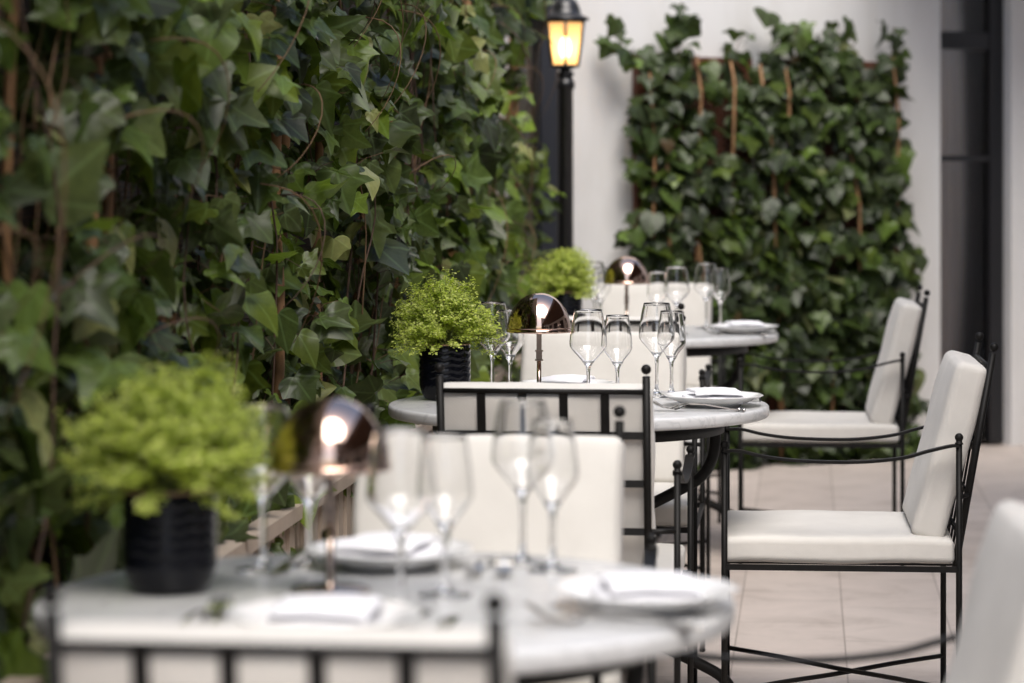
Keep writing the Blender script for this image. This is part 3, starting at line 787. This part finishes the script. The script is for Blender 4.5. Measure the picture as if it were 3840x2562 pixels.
# leafy shoots above the top rail and to the sides
ext = []
bs = MB(); bsy = MB()
def shoot(px, py0, px1, py1, nl, d0=.10):
    pts = []
    for j in range(10):
        f = j / 9; px_ = px + (px1 - px) * f + 6 * math.sin(f * 6 + px); py_ = py0 + (py1 - py0) * f
        tt = bt(px_); Yv = (B0 + BD * tt).y; pts.append((tt, CAMH - (py_ - 392) * Yv / 6430, d0))
    bs.tube([BP(*p) - Vector(bl) for p in pts], .0025, 5)
    for j in range(nl):
        p = pts[min(9, int((j + .5) / nl * 10))]; ext.append((p[0] + random.uniform(-.05, .05), p[1] + random.uniform(-.03, .03), p[2] + random.uniform(-.02, .03)))
for a in ((1522, 150, 1528, 8, 13), (1660, 150, 1668, 85, 7), (1738, 190, 1745, 45, 7), (1720, 170, 1715, 120, 5), (1790, 170, 1800, 62, 13), (1800, 170, 1812, 100, 8), (1880, 170, 1893, 58, 20), (1860, 170, 1850, 90, 10), (1918, 170, 1925, 95, 7), (2008, 200, 2018, 66, 14), (1440, 140, 1385, 92, 6), (1385, 92, 1360, 42, 3), (1440, 250, 1425, 280, 5), (1440, 380, 1424, 385, 7), (1440, 500, 1415, 500, 3), (1445, 560, 1405, 525, 8), (1440, 590, 1420, 600, 6), (2030, 480, 2040, 500, 8), (2035, 560, 2070, 590, 10), (2030, 620, 2050, 640, 7), (2020, 210, 2025, 330, 8), (1475, 140, 1450, 165, 8), (2030, 330, 2035, 470, 9), (2040, 880, 2070, 930, 22), (2040, 760, 2055, 860, 14), (2040, 960, 2055, 1020, 12)): shoot(*a)
ext = np.array(ext); n0 = len(t)
t = np.concatenate([t, ext[:, 0]]); z = np.concatenate([z, ext[:, 1]])
n = len(t); d = np.concatenate([.05 + .10 * rng.random(n0) + .05 * rng.random(n0) ** 2, ext[:, 2]])
pos = BPn(t, z, d)
nrm = BNn * .75 + np.array([-.15, -.1, .45]) + rng.normal(0, .38, (n, 3)); tip = np.array([0, 0, -1.]) + rng.normal(0, .42, (n, 3)) + BNn * .25
size = np.clip(rng.normal(.079, .020, n), .035, .125); tm = rng.choice(6, n, p=[.16, .30, .26, .08, .14, .06])
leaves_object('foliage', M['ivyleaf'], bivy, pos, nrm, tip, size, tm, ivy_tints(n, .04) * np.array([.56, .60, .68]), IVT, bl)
for i in range(n):
    p = Vector(pos[i]) - Vector(bl); bs.tube([p - Vector(BN) * random.uniform(.03, .06) + Vector((random.uniform(-.02, .02), 0, random.uniform(-.05, .02))), p], .0012, 3, False)
for k in range(36):
    t_ = tA + .05 + (tB - tA - .1) * random.random(); ph = random.uniform(0, 6); hgt = random.uniform(.8, 1.75)
    bs.tube([BP(t_ + .05 * math.sin(ph + j * .7), .02 + hgt * j / 13, .045 + .012 * math.sin(ph + j)) - Vector(bl) for j in range(14)], .0028, 5)
bs.build('woody_and_shoot_stem', M['stem'], bivy)  # soft shoot stems and petioles are merged in here too
CN = [(1484, 290, 1490, 470), (1560, 130, 1560, 215), (1637, 140, 1637, 195), (1704, 150, 1725, 360), (1560, 520, 1562, 620), (1908, 325, 1922, 470), (2008, 135, 2012, 270), (1760, 150, 1762, 215), (1452, 165, 1455, 330), (1850, 760, 1862, 900)]
cg = empty('bamboo_canes', tuple(BP((tA + tB) / 2, 0, .08)))
bpy.data.objects.remove(cg)
for i, (xa, ya, xb, yb2) in enumerate(CN):
    ta, tb2 = bt(xa), bt(xb); Ya, Yb = (B0 + BD * ta).y, (B0 + BD * tb2).y
    za, zb2 = CAMH - (ya - 392) * Ya / 6430, CAMH - (yb2 - 392) * Yb / 6430
    # the cane runs on to the planting at the wall foot behind the leaves
    dz = (za - .02) / max(1e-3, za - zb2); tf = ta + (tb2 - ta) * min(dz, 3)
    base = BP(tf, 0, .085)
    q = MB(); top = BP(ta, za, .125) - base; foot = Vector((0, 0, .01))
    mid = BP(tb2, zb2, .155) - base
    q.tube([foot, foot.lerp(mid, .5), mid, mid.lerp(top, .5), top], [.0068, .0068, .0068, .0062, .006], 8)
    o = q.build('bamboo_cane', M['cane'], None, tuple(base)); tag(o, ['bamboo cane catching light at the left of the far ivy', 'short cane tip under the bare lattice rail, left of two', 'short cane tip under the bare lattice rail, right of two', 'leaning cane between the two lattice panels', 'cane showing just above the far glasses', 'dark bamboo cane in the right half of the far ivy', 'cane under the tallest right hand ivy shoot', 'cane tip at the left edge of the shaded lattice panel', 'thin cane along the outer left edge of the far lattice', 'cane low in the far ivy behind the far chair arms'][i], 'cane', 'bamboo canes supporting the far ivy')

# ------------------------------------------------------------------ lamp post
LPX, LPY = (1297 - 1175) * 11.35 / 6430, 11.35
k_ = 11.35 / 6430; zl = lambda py: CAMH - (py - 392) * k_
r = empty('street_lamp', (LPX, LPY, 0)); tag(r, 'black cast iron lamp post with a lit amber lantern beside the left ivy', 'street lamp')
q = MB(); prof = [(.075, .002), (.075, .05), (.05, .07), (.045, .30), (.038, .34), (.034, .38), (.032, zl(205)), (.039, zl(203)), (.040, zl(188)), (.031, zl(184)), (.030, zl(176)), (.036, zl(172)), (.036, zl(166)), (.018, zl(163)), (.018, zl(155)), (.0001, zl(155))]
q.lathe([(.0001, .002)] + prof, 24, rf=lambda r_, z_, a: r_ * (1 - .05 * (math.cos(a * 8) > .3) * (.4 < z_ < 1.6))); q.build('post', M['lampiron'], r)
hz0, hz1 = zl(152), zl(50); r0_, r1_ = .060, .086
lan = MB()
def hexp(rad, z, off=PI / 6): return [Vector((rad * math.cos(off + i * PI / 3), rad * math.sin(off + i * PI / 3), z)) for i in range(6)]
ha, hb = hexp(r0_, hz0), hexp(r1_, hz1)
for i in range(6):
    lan.tube([ha[i], hb[i]], .0068, 6); lan.tube([ha[i], ha[(i + 1) % 6]], .006, 6); lan.tube([hb[i], hb[(i + 1) % 6]], .006, 6)
lan.lathe([(.0001, zl(163)), (.02, zl(163)), (.03, zl(158)), (.056, hz0 - .004), (.0001, hz0 - .002)], 6)
fr = lan.build('lantern', M['lampiron'], r)
pn = MB()
for i in range(6): pn.add([ha[i] * .985 + Vector((0, 0, hz0 * .015)), ha[(i + 1) % 6] * .985 + Vector((0, 0, hz0 * .015)), hb[(i + 1) % 6] * .985 + Vector((0, 0, hz1 * .015)), hb[i] * .985 + Vector((0, 0, hz1 * .015))], [(0, 1, 2, 3)], False)
pn.build('pane', M['lantern_pane'], fr)
q = MB(); q.ball((0, 0, 0), 1, 14, 10); q.v = [(x * .021, y * .021, (hz0 + .075) + zz * .046) for x, y, zz in q.v]; q.build('bulb', M['bulb'], fr)
q = MB(); q.lathe([(.0001, hz1 + .006), (.096, hz1 + .004), (.098, hz1 + .014), (.080, hz1 + .022), (.066, hz1 + .030), (.060, hz1 + .055), (.050, hz1 + .078), (.034, hz1 + .094), (.016, hz1 + .10), (.016, hz1 + .112), (.022, hz1 + .122), (.016, hz1 + .134), (.004, hz1 + .142), (.0001, hz1 + .148)], 24); q.build('cap', M['lampiron'], r)
q = MB(); q.box((-.085 - .03, .03, zl(60)), (.062, .05, .088)); q.box((-.088, .03, zl(60)), (.03, .02, .02)); q.build('side_box', M['lampiron'], r)

# ------------------------------------------------------------------ potted basil
def make_basil(seed, sc, src=None):
    r = empty('potted_basil')
    H = .134
    def rf(rad, z, a):
        if rad < .03: return rad
        if .050 < z < .126:
            row = (z - .050) / .0152; ph = a * 11 + (int(row + .5 * math.sin(a * 11) * .4) % 2) * 0
            w = (row + .13 * math.sin(ph) + .05 * math.sin(a * 5 + row * 1.3)) % 1.0
            return rad + .0017 * max(0, 1 - abs(2 * w - 1) * 1.6)
        if .012 < z <= .050:
            return rad + .0011 * max(0, math.sin(a * 34) * math.sin(z * 2 * PI / .0085)) 
        return rad
    if src is None:
        prof = [(.0001, 0), (.040, 0), (.0435, .001)]
        for i in range(70):
            z = .002 + (H - .003) * i / 69; rr = .0445 + .0165 * min(1, z / .035) ** .6
            prof.append((rr, z))
        prof += [(.0600, H), (.0575, H), (.0570, H - .004), (.056, H - .02), (.0001, H - .021)]
        q = MB(); q.lathe(prof, 176, rf); p = q.build('pot', M['pot'], r)
        q = MB(); q.lathe([(.0573, H - .0016), (.0615, H - .0016), (.0618, H - .0002), (.0608, H + .0012), (.0580, H + .0012)], 72, close=True); q.build('rim', M['terracotta_rim'], p)
        q = MB(); q.lathe([(.0001, H - .013), (.030, H - .011), (.0562, H - .015)], 40); q.build('soil', M['soil'], r)
    else:
        for ch in src.children:
            if ch.name.startswith(('pot', 'soil')): copy_tree(ch, r)
    st = MB(); P, Nn, Tp, Sz = [], [], [], []
    rd = random.Random(seed); tufts = [(rd.uniform(0, 2 * PI), math.asin(min(1, .0 + 1.0 * (q_ + rd.random()) / 30)), rd.uniform(.88, 1.09)) for q_ in range(30)]
    tips = []
    for k in range(270):
        # directions over a dome, fuller at the rim
        ta_, te_, tl_ = tufts[k % 30]; a = ta_ + rd.gauss(0, .30); el = min(1.5, te_ + rd.gauss(0, .19))
        rx, rz = .128, .168
        lump = tl_ + .08 * noise.noise(Vector((math.cos(a) * 2.2, math.sin(a) * 2.2, el * 2.5 + 3)))
        top = Vector((math.cos(a) * math.cos(el) ** .8 * rx * sc * lump, math.sin(a) * math.cos(el) ** .8 * rx * sc * lump, .150 + math.sin(el) * .144 * lump * rd.uniform(.86, 1.02)))
        if el < .35: top.z -= .0; 
        b_ = Vector((math.cos(a) * rd.uniform(.003, .03), math.sin(a) * rd.uniform(.003, .03), H - .012))
        mid = b_.lerp(top, .5) + Vector((-math.cos(a) * .018, -math.sin(a) * .018, .012))
        pts = cat_rom([b_, mid, top], 4); st.tube(pts, [.0016 * (1 - .55 * i / (len(pts) - 1)) for i in range(len(pts))], 4, False)
        dirv = (top - mid).normalized()
        nn = 29
        for i in range(nn):
            f = (i / (nn - 1)) ** .8
            c_ = pts[min(len(pts) - 1, int((.46 + .54 * f) * (len(pts) - 1) + .5))]
            for sgn in (0, 1):
                aa = i * PI / 2 * 1.07 + sgn * PI + a * 3
                side = Vector((math.cos(aa), math.sin(aa), 0)); side = (side - dirv * side.dot(dirv)).normalized()
                off = Vector((rd.gauss(0, .005), rd.gauss(0, .005), rd.gauss(0, .004)))
                tp = (side * .8 + dirv * rd.uniform(.3, 1.0) + Vector((0, 0, rd.uniform(-.2, .4)))).normalized()
                P.append(c_ + off); Tp.append(tp); Nn.append((dirv * .5 + Vector((0, 0, .8)) - side * .3 + Vector((rd.gauss(0, .35), rd.gauss(0, .35), rd.gauss(0, .2)))))
                Sz.append(rd.uniform(.0055, .0105) * (1.1 - .25 * f))
    P = np.array([tuple(p_) for p_ in P]); Nn = np.array([tuple(p_) for p_ in Nn]); Tp = np.array([tuple(p_) for p_ in Tp]); Sz = np.array(Sz); n = len(P)
    half = [(0, 0), (.17, .14), (.27, .38), (.24, .62), (.12, .86), (0, 1)]
    def bt_(fold, curl):
        xy = np.array([(0, 0), (.19, .16), (.28, .42), (.22, .70), (0, 1), (-.22, .70), (-.28, .42), (-.19, .16), (0, .45)])
        z = fold * np.abs(xy[:, 0]) - curl * (xy[:, 1] - .3) ** 2
        return np.column_stack([xy, z]), np.array([(8, 0, 1), (8, 3, 4), (8, 4, 5), (8, 7, 0)]), np.array([(8, 1, 2, 3), (8, 5, 6, 7)])
    tints = np.array([[.40, .45, .11], [.47, .51, .14], [.33, .38, .085], [.55, .57, .22]])[rng.integers(0, 4, n)] * rng.uniform(.8, 1.2, (n, 1))
    leaves_object('foliage', M['basilleaf'], r, P, Nn, Tp, Sz, rng.integers(0, 2, n), tints, [bt_(.3, .4), bt_(.5, .15)])
    st.build('stem', M['basilstem'], r)
    return r
BS = [(-.447, 3.66, 1.05, .3, 'large blurred bright green basil in a dark pot at the lower left'), (-.161, 6.73, 1.0, 0, 'sharp bright green basil in a glossy black wavy pot on the middle table'), (.180, 9.62, .88, 2.2, 'small bright green basil on the farthest table, in front of the lamp post')]
b0 = None
for i, (x, y, sc, rz, lab) in enumerate(BS):
    o = make_basil(3 + 7 * i, sc, b0); b0 = b0 or o
    o.location = (x, y, TZ + .0008); o.rotation_euler = (0, 0, rz); tag(o, lab, 'potted basil', 'potted basil plants on the tables')

# ------------------------------------------------------------------ plates, napkins, cutlery
q = MB()
def scal(r_, z_, a): return r_ * (1 + (.014 * math.cos(10 * a) * max(0, (r_ - .09) / .027) if r_ > .09 else 0))
q.lathe([(.0001, .003), (.055, .003), (.056, 0), (.064, 0), (.066, .004), (.082, .009), (.100, .017), (.112, .0225), (.1165, .0245), (.1172, .0257), (.1160, .0268), (.110, .0255), (.098, .0205), (.080, .0130), (.068, .0090), (.050, .0075), (.0001, .0075)], 120, scal)
plate0 = q.build('plate', M['porcelain'])
q = MB(); sec = []
path = cat_rom([(-.050, .003, 0), (.0, .002, 0), (.046, .003, 0), (.052, .008, 0), (.046, .0125, 0), (.0, .0125, 0), (-.046, .013, 0), (-.052, .018, 0), (-.046, .0225, 0), (.0, .026, 0), (.046, .024, 0)], 5)
th = .0042; K = len(path); LN = 14; ring = []
for i, p in enumerate(path):
    dv = (path[min(i + 1, K - 1)] - path[max(i - 1, 0)]).normalized(); nn = Vector((-dv.y, dv.x, 0)); ring.append((p + nn * th / 2, p - nn * th / 2))
loop_ = [a for a, b_ in ring] + [b_ for a, b_ in ring[::-1]]; m_ = len(loop_); vs = []; fs = []
for j in range(LN + 1):
    v = -.068 + .136 * j / LN
    for p in loop_:
        wv = .0022 * noise.noise(Vector((p.x * 25, v * 22, p.y * 30))) + .0012 * noise.noise(Vector((p.x * 70, v * 60, 4)))
        sag = -.006 * max(0, abs(v) - .045) / .023 * (p.y / .026)
        vs.append((p.x * 1.15 * (1 + .05 * noise.noise(Vector((v * 12, 2, 0)))), v + .004 * noise.noise(Vector((p.x * 30, p.y * 90, v * 2))), max(.0005, (p.y + wv * (p.y > .004) + sag) * 1.18)))
for j in range(LN):
    for i in range(m_): fs.append((j * m_ + i, j * m_ + (i + 1) % m_, (j + 1) * m_ + (i + 1) % m_, (j + 1) * m_ + i))
for j, fl in ((0, False), (LN, True)):
    for i in range(K - 1):
        f = (j * m_ + i, j * m_ + i + 1, j * m_ + m_ - 2 - i, j * m_ + m_ - 1 - i); fs.append(f if fl else f[::-1])
q.add(vs, fs); nap0 = q.build('napkin', M['napkin'])
def fork_mesh():
    q = MB()
    pr = [(-.10, .0030, .021), (-.094, .0030, .022), (-.085, .0032, .017), (-.05, .0065, .011), (-.01, .0105, .0072), (.025, .0110, .0062), (.04, .0085, .010), (.05, .0055, .019), (.060, .0040, .0235)]
    pr2 = [(x, .003 + (z - .003) * 1.7, w) for x, z, w in pr]
    q.bar([(x, 0, z) for x, z, w in pr2], [w for x, z, w in pr], .0022, (0, 1, 0))
    for k in range(4):
        y = (-1.5 + k) * .0064
        q.bar([(.0595, y, .0048), (.075, y, .0062), (.090, y * .97, .0135), (.104, y * .95, .0235)], [.0042, .0038, .0034, .002], .0019, (0, 1, 0))
    q.ball((-.099, 0, .0030), .0040, 8, 6)
    return q
def knife_mesh():
    q = MB()
    q.bar([(-.11, 0, .0042), (-.105, 0, .0042), (-.02, 0, .0042), (.0, 0, .0042)], [.015, .018, .013, .010], .0072, (0, 1, 0))
    q.bar([(.0, 0, .0035), (.03, .001, .003), (.09, .001, .003), (.112, -.004, .003), (.12, -.008, .003)], [.010, .019, .020, .012, .002], .0018, (0, 1, 0))
    return q
fork0 = fork_mesh().build('fork', M['silver']); knife0 = knife_mesh().build('knife', M['silver'])
used = set()
def place(o, x, y, z, rz, lab, cat, grp):
    if o.name in used: o = o.copy(); COL.objects.link(o)
    used.add(o.name) ; o.location = (x, y, z); o.rotation_euler = (0, 0, rz); tag(o, lab, cat, grp); return o
SET = [  # table, x, y, guest side direction (towards the guest), which, cutlery
    (0, -.224, 3.330, -U, 'front', True), (0, -.170, 3.895, U, 'back', True), (0, .167, 3.52, V_, 'right', True),
    (1, .139, 6.946, U, 'back', False), (1, .470, 6.55, V_, 'right', True), (2, .784, 9.48, V_, 'right', True)]
for (ti, x, y, g, wh, cut) in SET:
    sidew = {'front': 'at the front edge', 'back': 'at the back edge', 'right': 'at the right edge'}[wh]
    g = g.normalized(); ang = math.atan2(-g.y, -g.x)      # pointing from guest into the table
    place(plate0, x, y, TZ + .0008, random.uniform(0, 3), f'white scalloped plate {sidew} of the {TN[ti]}', 'plate', 'white plates on the tables')
    na = ang + R({'front': 90, 'back': 80, 'right': 12}[wh])
    place(nap0, x + g.x * .0, y + g.y * .0, TZ + .0088, na, f'folded white napkin on the plate {sidew} of the {TN[ti]}', 'napkin', 'folded napkins on the plates')
    if cut:
        left = Vector((g.y, -g.x, 0)); left = Vector((-(-g.y), -g.x, 0))
        f = -g; left = Vector((-f.y, f.x, 0))
        for j, (o_, off, adv) in enumerate(((.0, .135, 0), (.0, .162, -.012))):
            p = Vector((x, y, 0)) + left * off + f * (.035 + adv)
            place(fork0, p.x, p.y, TZ + .0009, ang + R(random.uniform(-7, 7)), f'{("inner", "outer")[j]} silver fork beside the plate {sidew} of the {TN[ti]}', 'fork', 'silver forks on the tables')
        p = Vector((x, y, 0)) - left * .140
        place(knife0, p.x, p.y, TZ + .0009, ang, f'silver knife beside the plate {sidew} of the {TN[ti]}', 'knife', 'silver knives on the tables')

# ------------------------------------------------------------------ light, sky, camera
SUN_EL, SUN_AZ = R(58), R(169)       # azimuth clockwise from +Y
w = bpy.data.worlds.new('World'); S.world = w; w.use_nodes = True; wt = w.node_tree
sky = wt.nodes.new('ShaderNodeTexSky'); sky.sky_type = 'NISHITA'; sky.sun_disc = False
sky.sun_elevation = SUN_EL; sky.sun_rotation = SUN_AZ; sky.dust_density = 3.5; sky.air_density = 1.0; sky.ozone_density = 1.0
bg = wt.nodes['Background']; wt.links.new(sky.outputs[0], bg.inputs[0]); bg.inputs[1].default_value = .15
sl = bpy.data.lights.new('sun', 'SUN'); sl.energy = 1.85; sl.angle = R(42); sl.color = (1, .985, .965)
so = bpy.data.objects.new('sun', sl); COL.objects.link(so)
sd = Vector((math.sin(SUN_AZ) * math.cos(SUN_EL), math.cos(SUN_AZ) * math.cos(SUN_EL), math.sin(SUN_EL)))
so.rotation_euler = (-sd).to_track_quat('-Z', 'Y').to_euler(); so.location = (3, -3, 12)

cam = bpy.data.cameras.new('camera'); co_ = bpy.data.objects.new('camera', cam); COL.objects.link(co_)
co_.location = (0, 0, CAMH); co_.rotation_euler = (R(90), 0, 0)
cam.sensor_width = 36; cam.lens = 6430 / 2350 * 36; cam.shift_y = -392 / 2350
cam.clip_start = .05; cam.clip_end = 500
cam.dof.use_dof = True; cam.dof.focus_distance = 6.55; cam.dof.aperture_fstop = 3.3
S.camera = co_
S.view_settings.view_transform = 'Standard'; S.view_settings.look = 'None'; S.view_settings.exposure = .72; S.view_settings.gamma = 1
cy = S.cycles
cy.max_bounces = 14; cy.diffuse_bounces = 5; cy.glossy_bounces = 6; cy.transmission_bounces = 14; cy.transparent_max_bounces = 16
cy.sample_clamp_indirect = 6; cy.use_denoising = True
try: cy.denoiser = 'OPENIMAGEDENOISE'
except Exception: pass
